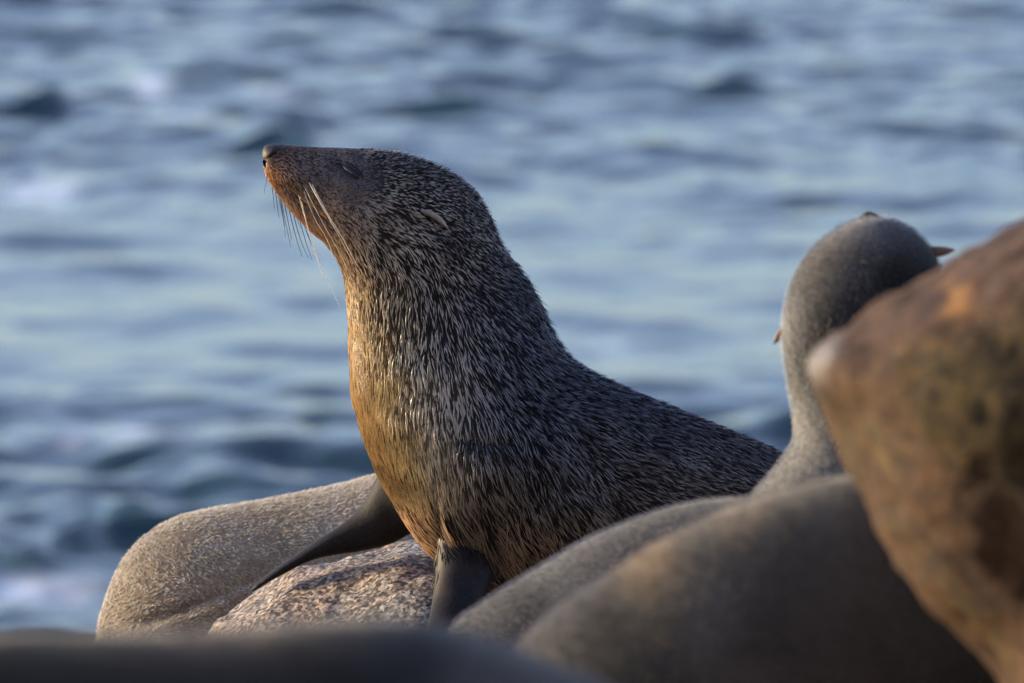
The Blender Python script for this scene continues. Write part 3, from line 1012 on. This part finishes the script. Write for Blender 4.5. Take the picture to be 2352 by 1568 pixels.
    # whiskers: root on the pad, then way points in profile, and drift towards (-) or away from the tripod
    WH = [((717, 424), (752, 490), (790, 552), (822, 612), 1, 1.5, -.03), ((710, 420), (748, 488), (786, 556), (812, 606), 1, 1.2, -.025), ((697, 436), (722, 500), (750, 548), (766, 590), 1, 1.15, -.02),
          ((690, 450), (712, 540), (742, 620), (782, 706), 1, 1.0, -.05), ((700, 430), (735, 500), (782, 585), (815, 655), 1, .8, -.035), ((684, 440), (703, 510), (722, 575), (742, 640), 1, .7, -.06),
          ((614, 398), (613, 412), (609, 428), (607, 445), 0, 1.15, .0), ((622, 410), (625, 430), (628, 455), (630, 478), 0, 1.15, .01), ((628, 420), (634, 450), (638, 480), (641, 500), 0, 1.15, .02),
          ((634, 425), (644, 460), (650, 495), (654, 520), 0, 1.15, .02), ((646, 435), (656, 480), (664, 520), (670, 552), 0, 1.2, .03), ((652, 430), (666, 490), (680, 545), (694, 590), 0, 1.2, .03),
          ((660, 436), (676, 500), (692, 555), (708, 592), 0, 1.2, .03), ((668, 440), (688, 505), (704, 560), (716, 596), 0, 1.15, .04), ((676, 445), (700, 520), (720, 570), (735, 600), 0, 1.0, .04),
          ((640, 425), (648, 470), (660, 530), (668, 568), 0, 1.0, .05), ((630, 412), (640, 455), (650, 500), (656, 545), 0, .9, .05), ((660, 420), (680, 470), (700, 520), (716, 560), 0, 1.0, -.015),
          ((672, 415), (694, 465), (712, 505), (726, 545), 0, 1.0, -.015), ((650, 410), (664, 450), (678, 490), (690, 525), 0, 1.0, -.012)]
    for (a, b, c, e, pale, r0, dr) in WH:
        p0, n0 = hit(*a)
        if dr > 0:
            p0 = mirror(p0)
        y0 = p0[1]
        pts = [p0]
        for f_, q_ in zip((0.33, 0.66, 1.0), (b, c, e)):
            w_ = P(*q_, 12.0 + y0 + dr * f_)
            if dr < 0 and body_tree.ray_cast(Vector(ORG), (Vector(w_) - Vector(ORG)).normalized())[0]:
                hp = np.array(body_tree.ray_cast(Vector(ORG), (Vector(w_) - Vector(ORG)).normalized())[0])
                if hp[1] < w_[1] + 0.004:
                    w_ = P(*q_, 12.0 + hp[1] - 0.010)
            pts.append(w_)
        cv = catmull(pts, 14)
        vs, fs = [], []
        K_ = 6
        for i_ in range(14):
            tdir = cv[min(i_ + 1, 13)] - cv[max(i_ - 1, 0)]
            tdir /= np.linalg.norm(tdir)
            s1 = np.cross(tdir, [0, 1, 0])
            s1 /= np.linalg.norm(s1)
            s2 = np.cross(tdir, s1)
            rr = r0 * s * (1 - 0.65 * i_ / 13)
            for j in range(K_):
                th = 2 * math.pi * j / K_
                vs.append(cv[i_] + (s1 * math.cos(th) + s2 * math.sin(th)) * rr)
        for i_ in range(13):
            for j in range(K_):
                fs.append((i_ * K_ + j, i_ * K_ + (j + 1) % K_, (i_ + 1) * K_ + (j + 1) % K_, (i_ + 1) * K_ + j))
        wo = mesh_obj("whisker", vs, fs, MAT["whisker_pale" if pale else "whisker_dark"])
        fit_parent(wo, root)
    return root


def fit_parent(o, root, part=None):
    """parent while keeping the world place (root carries only a location)"""
    if part is None:
        o.parent = root
        o.location = -Vector(root.location)
    else:
        o.parent = part
        o.location = (0, 0, 0)


def fix_parent(root):
    for c in root.children:
        c.location = -Vector(root.location)


main = build_main_seal()


# ------------------------------------------------------------------ the other seals
def dry_seal(label, lofts, d, voxel, loc, coat, nfur, comb, lenpx, widpx, seed, extra=None, lift=0.45, tipgain=1.9, rimadd=0.05, clump=.3):
    root = bpy.data.objects.new("fur_seal", None)
    COL.objects.link(root)
    root.location = loc
    prop(root, label, "seal")
    body = fuse("body", lofts, voxel, 10)
    me = body.data
    co, no = get_co(me), get_no(me)
    if extra is not None:
        co = co + no * (extra(UV(co), co, no) * px(d))[:, None]
        set_co(me, co)
    uv = UV(co)
    pts = np.array([c[:2] for c in coat], float)
    val = np.array([c[2:5] for c in coat], float)
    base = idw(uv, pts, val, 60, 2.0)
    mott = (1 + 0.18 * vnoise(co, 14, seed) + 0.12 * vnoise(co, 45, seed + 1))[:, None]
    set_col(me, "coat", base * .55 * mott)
    me.materials.append(MAT["plush_body"])
    body.parent = root
    p, n = sample_surface(me, nfur, lambda c, n_: np.where(c[:, 1] > CAM_Y + d + 0.2, 0.3, 1.0))
    q = UV(p)
    M = len(p)
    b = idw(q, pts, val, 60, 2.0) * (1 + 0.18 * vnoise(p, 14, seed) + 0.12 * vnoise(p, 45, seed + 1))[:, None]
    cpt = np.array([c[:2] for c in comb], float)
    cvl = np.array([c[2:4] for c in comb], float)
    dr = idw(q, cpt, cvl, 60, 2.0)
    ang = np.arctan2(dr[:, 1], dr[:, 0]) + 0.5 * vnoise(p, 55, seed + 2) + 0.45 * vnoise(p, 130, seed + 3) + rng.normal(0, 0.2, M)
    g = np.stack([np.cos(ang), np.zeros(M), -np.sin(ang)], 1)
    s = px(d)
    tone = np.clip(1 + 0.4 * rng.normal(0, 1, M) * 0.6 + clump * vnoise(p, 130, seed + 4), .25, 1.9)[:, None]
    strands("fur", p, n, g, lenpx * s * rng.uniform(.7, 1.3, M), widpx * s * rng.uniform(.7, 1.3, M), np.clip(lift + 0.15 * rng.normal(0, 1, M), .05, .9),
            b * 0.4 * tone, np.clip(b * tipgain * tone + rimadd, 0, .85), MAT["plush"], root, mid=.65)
    fix_parent(root)
    return root


# pale seal asleep behind the boulder
rows = [(255, 1640, 215, 1560, 40), (295, 1655, 224, 1455, 95), (335, 1670, 243, 1380, 140), (385, 1680, 274, 1304, 175), (445, 1690, 320, 1242, 200), (510, 1700, 398, 1192, 215),
        (590, 1700, 492, 1168, 225), (690, 1700, 600, 1150, 230), (790, 1700, 700, 1130, 235), (890, 1700, 790, 1111, 240), (990, 1700, 870, 1090, 245), (1110, 1700, 1000, 1072, 245),
        (1260, 1700, 1150, 1080, 240), (1410, 1700, 1320, 1120, 225), (1560, 1700, 1500, 1210, 190), (1660, 1700, 1640, 1340, 150), (1740, 1690, 1740, 1470, 100), (1790, 1660, 1800, 1560, 40)]


def pale_extra(uv, co, no):
    a = (uv[:, 0] - 430) * 0.93 - (uv[:, 1] - 1392) * 0.36
    b = (uv[:, 0] - 430) * 0.36 + (uv[:, 1] - 1392) * 0.93
    crease = -16 * np.exp(-(a / 150) ** 2 - (b / 12) ** 2) + 9 * np.exp(-(a / 170) ** 2 - ((b - 32) / 26) ** 2)
    return (crease + 3 * vnoise(co, 9, 4)) * (no[:, 1] < 0.2)


dry_seal("pale tan fur seal lying behind the granite boulder, only its rounded back showing", [loft(rows, 12.62, 90, 56, 2.15)], 12.62, 0.006, P(900, 1690, 12.62),
         [(250, 1400, .42, .36, .29), (330, 1250, .42, .36, .28), (600, 1160, .44, .37, .28), (850, 1100, .44, .37, .28), (400, 1300, .5, .41, .305), (600, 1250, .48, .39, .29), (800, 1180, .5, .42, .32),
          (500, 1380, .48, .38, .28), (350, 1430, .42, .34, .26)], 95000,
         [(300, 1250, .3, .95), (500, 1180, 1.0, .7), (800, 1120, .9, .4), (500, 1300, .75, .6), (350, 1420, .6, -.4), (700, 1250, .85, .45)], 12, .75, 20, pale_extra, lift=.5, tipgain=2.0, rimadd=.08, clump=.8)

# grey seal with its nose to the sky
rowsB = [(1010, 1580, 1000, 1530, 40), (1085, 1620, 1042, 1432, 110), (1155, 1660, 1088, 1397, 150), (1255, 1700, 1162, 1347, 180), (1355, 1720, 1256, 1292, 205), (1455, 1720, 1351, 1237, 220),
         (1555, 1720, 1451, 1195, 230), (1655, 1720, 1551, 1163, 235), (1755, 1720, 1651, 1147, 235), (1855, 1720, 1760, 1145, 230), (1985, 1720, 1880, 1150, 220), (2085, 1720, 2020, 1210, 190), (2155, 1700, 2150, 1350, 130), (2190, 1650, 2200, 1500, 60)]
rowsH = [(1680, 1230, 2220, 1230, 160), (1728, 1140, 2180, 1140, 160), (1768, 1092, 2140, 1092, 150), (1804, 1045, 2118, 1050, 142), (1828, 1005, 2104, 1010, 138), (1822, 945, 2105, 955, 142), (1806, 855, 2122, 885, 150),
         (1797, 778, 2146, 805, 156), (1803, 702, 2164, 725, 156), (1821, 642, 2170, 665, 148), (1855, 584, 2158, 604, 130), (1899, 542, 2126, 553, 102), (1947, 512, 2086, 521, 66), (1985, 499, 2046, 502, 30)]
dB = 10.4
seal_b = dry_seal("grey fur seal stretching its head up with small pointed ears", [loft(rowsB, dB, 80, 48, 2.1), loft(rowsH, dB, 80, 48, 2.1)], dB, 0.006, P(1650, 1700, dB),
                  [(1800, 750, .28, .29, .29), (1960, 520, .28, .28, .27), (1980, 750, .014, .013, .012), (2050, 650, .018, .0165, .015), (1950, 880, .017, .016, .015), (1890, 760, .06, .055, .05), (1860, 620, .13, .13, .125), (1860, 980, .26, .262, .25), (1960, 600, .1, .098, .092), (1900, 1080, .26, .262, .25),
                   (1300, 1300, .2, .2, .195), (1200, 1400, .13, .13, .13), (1500, 1220, .17, .17, .165)], 65000,
                  [(1850, 600, -.3, .95), (1950, 800, 0, 1), (1850, 1000, -.2, 1), (1600, 1200, -.85, .5), (1200, 1380, -.7, .7)], 13, .75, 30, None, lift=.9, tipgain=2.7, rimadd=.03)


def soft_folds(seed):
    return lambda uv, co, no: 6 * vnoise(co, 5, seed) + 3 * vnoise(co, 13, seed + 1)


def pointed_ear(root, d, base, tip, w0, yo, mat, name="ear"):
    a, b = P(*base, d), P(*tip, d)
    a[1] += yo
    b[1] += yo
    t = (b - a) / np.linalg.norm(b - a)
    sd = np.cross(t, [0, 1, 0])
    sd /= np.linalg.norm(sd)
    vs, fs = [], []
    n, k = 10, 12
    for i in range(n):
        f = i / (n - 1)
        w = w0 * px(d) * (0.75 + 0.9 * f - 1.62 * f * f)
        c = a + (b - a) * f - sd * 0.12 * w0 * px(d) * math.sin(f * 3)
        for j in range(k):
            th = 2 * math.pi * j / k
            vs.append(c + sd * w * math.cos(th) + np.array([0, 1, 0]) * w * 0.7 * math.sin(th))
    for i in range(n - 1):
        for j in range(k):
            fs.append((i * k + j, i * k + (j + 1) % k, (i + 1) * k + (j + 1) % k, (i + 1) * k + j))
    fs += [tuple(range(k)), tuple((n - 1) * k + j for j in range(k))]
    o = mesh_obj(name, vs, fs, mat)
    fit_parent(o, root)
    return o


pointed_ear(seal_b, dB, (2132, 578), (2195, 573), 15, 0.0, MAT["ear_brown"])
pointed_ear(seal_b, dB, (1806, 758), (1777, 797), 11, 0.02, MAT["ear_brown"])
nb = loft([(1970, 502, 1976, 494, 6), (1980, 506, 1988, 486, 14), (1996, 506, 2000, 485, 16), (2012, 506, 2012, 490, 10), (2022, 502, 2022, 496, 4)], dB + 0.02, 18, 16)
nose_b = mesh_obj("nose", nb[0], nb[1], MAT["nose"])
fit_parent(nose_b, seal_b)

# broad grey seal, sunlit shoulder and shaded left flank painted into the coat
bot = 1900
tops = [(1150, 1545), (1195, 1470), (1240, 1420), (1295, 1373), (1355, 1334), (1415, 1300), (1475, 1258), (1545, 1220), (1625, 1181), (1705, 1153), (1805, 1122), (1905, 1098), (2000, 1084), (2150, 1088), (2300, 1120), (2450, 1190), (2580, 1320), (2680, 1500)]
rowsC = []
for i, (u, v) in enumerate(tops):
    f = i / (len(tops) - 1)
    rowsC.append((u + 90 * (1 - f) + 20, bot - (220 if i == 0 else 60 if i == 1 else 0), u, v, max(60, 300 * math.sin(math.pi * min(0.97, f * 0.85 + 0.12)) ** 0.6)))
dC = 8.6
dry_seal("broad grey fur seal with warm sunlight painted along its shoulder ridge, half hidden by the brown rock", [loft(rowsC, dC, 80, 48, 2.0)], dC, 0.008, P(1900, 1880, dC),
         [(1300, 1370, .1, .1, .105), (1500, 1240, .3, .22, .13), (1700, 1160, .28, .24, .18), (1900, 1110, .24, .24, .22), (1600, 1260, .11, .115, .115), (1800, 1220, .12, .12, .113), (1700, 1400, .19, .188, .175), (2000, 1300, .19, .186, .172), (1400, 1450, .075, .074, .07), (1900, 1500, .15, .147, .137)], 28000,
         [(1300, 1380, -.6, .8), (1700, 1200, -.8, .6), (2000, 1300, -.5, .85)], 17, 1.2, 40, soft_folds(61), lift=.9, tipgain=1.7, rimadd=.1)

# dark seal lying across the foreground
topsD = [(-760, 1720), (-640, 1580), (-450, 1505), (-250, 1472), (0, 1458), (200, 1460), (400, 1452), (600, 1438), (750, 1427), (880, 1422), (980, 1431), (1080, 1454), (1180, 1488), (1280, 1530), (1400, 1578), (1500, 1645), (1600, 1750), (1680, 1900)]
rowsD = []
for i, (u, v) in enumerate(topsD):
    f = i / (len(topsD) - 1)
    rowsD.append((u + 40 - 80 * f, max(2300 - (250 if i in (0, len(topsD) - 1) else 0), v + 60), u, v, max(70, 420 * math.sin(math.pi * (0.05 + 0.9 * f)) ** 0.6)))
dD = 6.3
dry_seal("dark grey fur seal lying lengthwise in front of all the other seals", [loft(rowsD, dD, 80, 48, 2.1)], dD, 0.009, P(500, 2290, dD),
         [(0, 1480, .045, .042, .032), (500, 1480, .045, .043, .038), (900, 1440, .05, .048, .043), (1200, 1500, .17, .155, .135), (1350, 1560, .18, .165, .145), (700, 1560, .042, .041, .038), (100, 1560, .045, .046, .034)], 30000,  # rim light on the right slope painted as paler coat
         [(0, 1480, -1, .3), (1200, 1500, 1.15, .6)], 16, 1.6, 50, soft_folds(71), lift=.85, tipgain=1.3, rimadd=.01)
